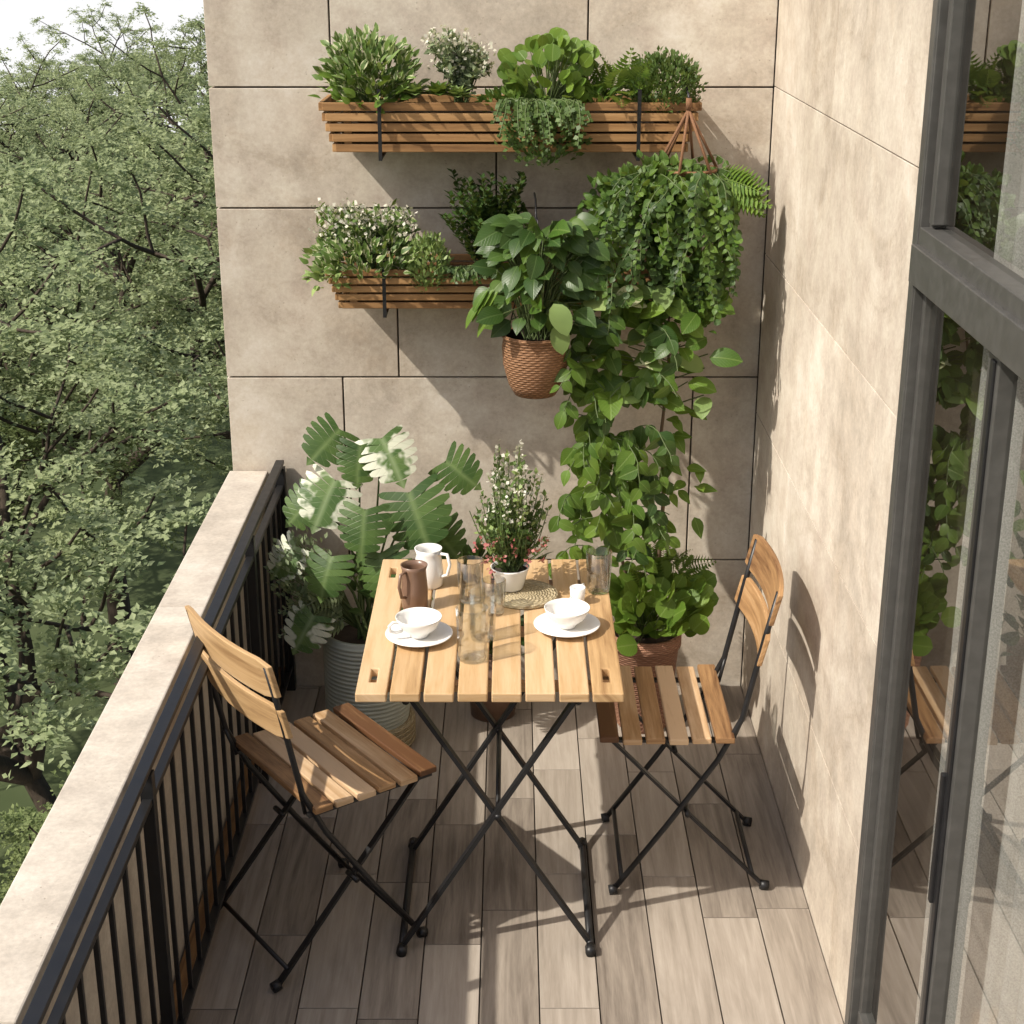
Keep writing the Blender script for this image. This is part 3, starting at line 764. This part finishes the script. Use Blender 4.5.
b=MB();b.lathe([(0,.0),(.030,.0),(.034,.004),(.048,.055),(.050,.060),(.047,.060),(.044,.05)],(0,0,0),CHINA,k=40);b.lathe([(.044,.05),(0,.052)],(0,0,0),SOIL)
for k in range(100):
    a=R(0,6.28);rr=R(.1,1);hgt=R(.10,.37)*(1-.32*rr);sp=.135*rr*(1-.6*hgt/.37)+.01
    b0=Vector((R(-.02,.02),R(-.02,.02),.05));tip=Vector((sp*math.cos(a),sp*math.sin(a),.05+hgt));mid=(b0+tip)/2+Vector((math.cos(a)*.015,math.sin(a)*.015,0))
    b.tube([b0,mid,tip],.0012,STEM,k=4,cap=False)
    m=24;ts=rng.uniform(.1,1,m)[:,None];P=np.array(b0)*(1-ts)+np.array(tip)*ts+rng.normal(size=(m,3))*.004
    b.inst(SM,frames(rv(m)+np.array([0,0,.7]),rv(m)+np.array([0,-.4,.8]),rng.uniform(.012,.022,m)),P,G_FINE if k%3 else G_PALE)
    if hgt>.18:
        m=12;ts=rng.uniform(.70,1.04,m)[:,None];P=np.array(b0)*(1-ts)+np.array(tip)*ts+rng.normal(size=(m,3))*.006
        b.inst(SMR,frames(rv(m),rv(m),rng.uniform(.009,.013,m)),P,WHITEF)
for k in range(20):
    P=np.array([[R(-.09,.09),R(-.08,-.02),R(.07,.15)]])+rng.normal(size=(6,3))*.005
    b.inst(SMR,frames(rv(6),rv(6),np.full(6,.011)),P,PINKF)
b.build('potted_flowering_plant',loc=(-.005,3.735,ZT2+.012))

# ------------------------------------------------------------------ outdoors: ground, trees
t=NT('grass_ground');tc=t.n('ShaderNodeTexCoord').outputs['Object'];n1=t.noise(tc,.4,6);n2=t.noise(tc,8,5)
GR=t.fin(t.bsdf(t.mix(n2,t.ramp(n1,[(.35,(.05,.07,.03)),(.7,(.12,.14,.07))]),(.07,.09,.04)),.95,spec=.1).outputs[0])
ROAD=m_plain('light_paving',(.42,.39,.36),.9,4,.2)
t=NT('painted_haze');nn=t.noise(t.n('ShaderNodeTexCoord').outputs['Object'],.6,3)
HAZE=t.fin(t.bsdf((.70,.71,.70),.4,normal=t.bump(nn,.05,.05)).outputs[0])  # near-white base colour paints the bright distance haze
ZG=-9.0
b=MB();b.add([(-900,-900,ZG),(900,-900,ZG),(900,1500,ZG),(-900,1500,ZG)],[(0,1,2,3)],GR);b.build('ground')
b=MB()
def ribbon(pts,wd,z,mat):
    vs=[];fs=[]
    for i,p in enumerate(pts):
        a=Vector(pts[max(i-1,0)]);c=Vector(pts[min(i+1,len(pts)-1)]);d=(c-a).normalized();nrm=Vector((-d.y,d.x))
        q=Vector(p);vs+=[(*(q+nrm*wd/2),z),(*(q-nrm*wd/2),z)]
    for i in range(len(pts)-1): fs.append((2*i+1,2*i+3,2*i+2,2*i))
    b.add(vs,fs,mat)
ribbon([(-6.6,-40),(-6.2,5),(-5.0,13),(-4.2,18),(-3.4,25),(0,38)],3.0,ZG+.02,ROAD)
b.build('paved_road')
b=MB();b.add([(-900,110,ZG+.03),(300,95,ZG+.03),(300,900,ZG+.03),(-900,900,ZG+.03)],[(0,1,2,3)],HAZE);b.build('haze_sheet')  # pale sheet added far off, its colour stands in for haze

t=NT('tree_bark');n1=t.noise(t.map(t.n('ShaderNodeTexCoord').outputs['Object'],(6,6,1.5)),3,6)
BARK=t.fin(t.bsdf(t.mix(n1,(.025,.02,.016),(.09,.068,.05)),.9,normal=t.bump(n1,.6,.03),spec=.2).outputs[0])
def m_tree(name,a,b_,c,tl_c):
    t=NT(name);g=t.n('ShaderNodeNewGeometry').outputs['Random Per Island'];tc=t.n('ShaderNodeTexCoord').outputs['Object']
    col=t.mix(t.ramp(t.noise(tc,.7,3),[(.38,0),(.62,1)]),a,b_);col=t.mix(t.math('MULTIPLY',g,.7),col,c)
    p=t.n('ShaderNodeBsdfDiffuse');t.l(col,p.inputs[0]);tl=t.n('ShaderNodeBsdfTranslucent');t.l(t.mix(.4,col,tl_c),tl.inputs[0]);mx=t.n('ShaderNodeMixShader');mx.inputs[0].default_value=.42
    t.l(p.outputs[0],mx.inputs[1]);t.l(tl.outputs[0],mx.inputs[2]);return t.fin(mx.outputs[0])
TL1=m_tree('tree_leaves_light',(.21,.27,.135),(.33,.385,.20),(.45,.50,.30),(.42,.47,.22))  # leaf greens lifted above natural tone so the colour imitates haze
TL2=m_tree('tree_leaves_deep',(.13,.175,.07),(.22,.27,.11),(.31,.36,.17),(.33,.38,.14))
def tree_mesh(name,leafmat,seed,H=9.5,spread=1.0,lsize=.080,nt=13,nl=14,br=1.0):
    rnd=random.Random(seed);b=MB();terms=[]
    def grow(p,d,l,r,lev):
        n=4;pts=[p.copy()];q=p.copy();dd=d.copy();rad=[r]
        for i in range(n):
            dd=(dd+Vector((rnd.uniform(-.22,.22),rnd.uniform(-.22,.22),rnd.uniform(-.08,.16)))).normalized();q=q+dd*l/n;pts.append(q.copy());rad.append(r*(1-.42*(i+1)/n))
        b.tube(pts,rad,BARK,k=8 if lev<2 else 5,cap=False)
        if lev>=4: terms.append((pts[-1],dd));terms.append((pts[2],dd));return
        k=5 if lev==0 else rnd.choice([3,4,3])
        for j in range(k):
            an=j*6.283/k+rnd.uniform(-.5,.5);tilt=rnd.uniform(.55,1.0) if lev<3 else rnd.uniform(.5,1.2)
            u=dd.cross(Vector((0,0,1)) if abs(dd.z)<.95 else Vector((1,0,0))).normalized();w=dd.cross(u)
            nd=(dd*math.cos(tilt)+(u*math.cos(an)+w*math.sin(an))*math.sin(tilt)*spread)
            nd.z=nd.z*.8+.12;nd.normalize()
            st=pts[-1] if j<2 or lev==0 else pts[rnd.choice([2,3])]
            grow(st,nd,l*rnd.uniform(.62,.86),r*.58,lev+1)
    grow(Vector((0,0,0)),Vector((0,0,1)),H*.36,.17*br,0)
    T=np.array([t[0][:] for t in terms]);TD=np.array([t[1][:] for t in terms])
    rg=np.random.default_rng(seed);K=len(T)
    base=np.repeat(T,nt,0);td=norm(np.repeat(TD,nt,0)*.5+rg.normal(size=(K*nt,3))*np.array([1,1,.36]))
    ln=rg.uniform(.22,.56,size=(K*nt,1))
    t_=np.linspace(.12,1,nl)
    P=base[:,None,:]+td[:,None,:]*(ln[:,None,:]*t_[None,:,None]);P[:,:,2]-=(t_[None,:]**2)*.14
    side=norm(np.cross(td,np.array([0,0,1.])))
    sg=np.where(np.arange(nl)%2==0,1,-1)
    D=td[:,None,:]*.7+side[:,None,:]*sg[None,:,None]+rg.normal(size=P.shape)*.35
    P=P.reshape(-1,3)+rg.normal(size=(P.shape[0]*nl,3))*.03;D=D.reshape(-1,3)
    N=np.array([-.35,-.3,1.])+rg.normal(size=P.shape)*.45
    b.inst(SM,frames(D,N,rg.uniform(lsize*.7,lsize*1.35,size=len(P))),P,leafmat,smooth=False)
    print(name,K,len(P))
    return b.build(name,link=False),P[:,2].max()
TA,ha=tree_mesh('tree_a',TL1,3,br=1.2);TB,hb_=tree_mesh('tree_b',TL1,11,spread=1.1,br=1.2);TC,hc_=tree_mesh('tree_c',TL2,23,spread=.9,lsize=.07)
def tree(me,h0,x,y,top,rz):
    o=mkobj('leafy_tree',me,loc=(x,y,ZG),rotz=0);o.rotation_euler=(0,0,rz);s=(top-ZG)/h0;o.scale=(s,s,s)
tree(TA,ha,-4.3,14.5,.35,.4);tree(TB,hb_,-6.2,23,1.3,1.9);tree(TC,hc_,-3.6,9.0,-2.9,.2)
tree(TB,hb_,-2.0,20,.2,3.3);tree(TA,ha,-10.5,30,.2,2.2);tree(TA,ha,-5.5,36,1.3,5.0);tree(TB,hb_,-12.5,45,.2,.9);tree(TC,hc_,-8.0,18,-1.6,4.0)
tree(TB,hb_,-10.5,56,1.1,2.5);tree(TC,hc_,-13,33,-1.2,1.7);tree(TA,ha,-15.5,66,0,1.0)

# ------------------------------------------------------------------ light, sky, camera
sd=Vector((-.61,-.34,.71)).normalized()
wd=bpy.data.worlds.new('World');scene.world=wd;wd.use_nodes=True;nt=wd.node_tree
bg=nt.nodes['Background'];sk=nt.nodes.new('ShaderNodeTexSky');sk.sky_type='NISHITA';sk.sun_disc=False
sk.sun_elevation=math.asin(sd.z);sk.sun_rotation=math.atan2(sd.x,sd.y);sk.dust_density=4;sk.air_density=1.0
nt.links.new(sk.outputs[0],bg.inputs[0]);bg.inputs[1].default_value=.15
sl=bpy.data.lights.new('sun','SUN');sl.energy=5.0;sl.angle=math.radians(.6);sl.color=(1,.935,.83)
so=bpy.data.objects.new('sun',sl);scene.collection.objects.link(so);so.rotation_euler=sd.to_track_quat('Z','Y').to_euler()
cm=bpy.data.cameras.new('camera');cm.sensor_width=36;cm.lens=55.5;cm.clip_end=3000;cm.clip_start=.05
co=bpy.data.objects.new('camera',cm);scene.collection.objects.link(co);co.location=(0,0,2.3);co.rotation_euler=(math.radians(70),0,0)
scene.camera=co
scene.view_settings.view_transform='Standard';scene.view_settings.look='None';scene.view_settings.exposure=0
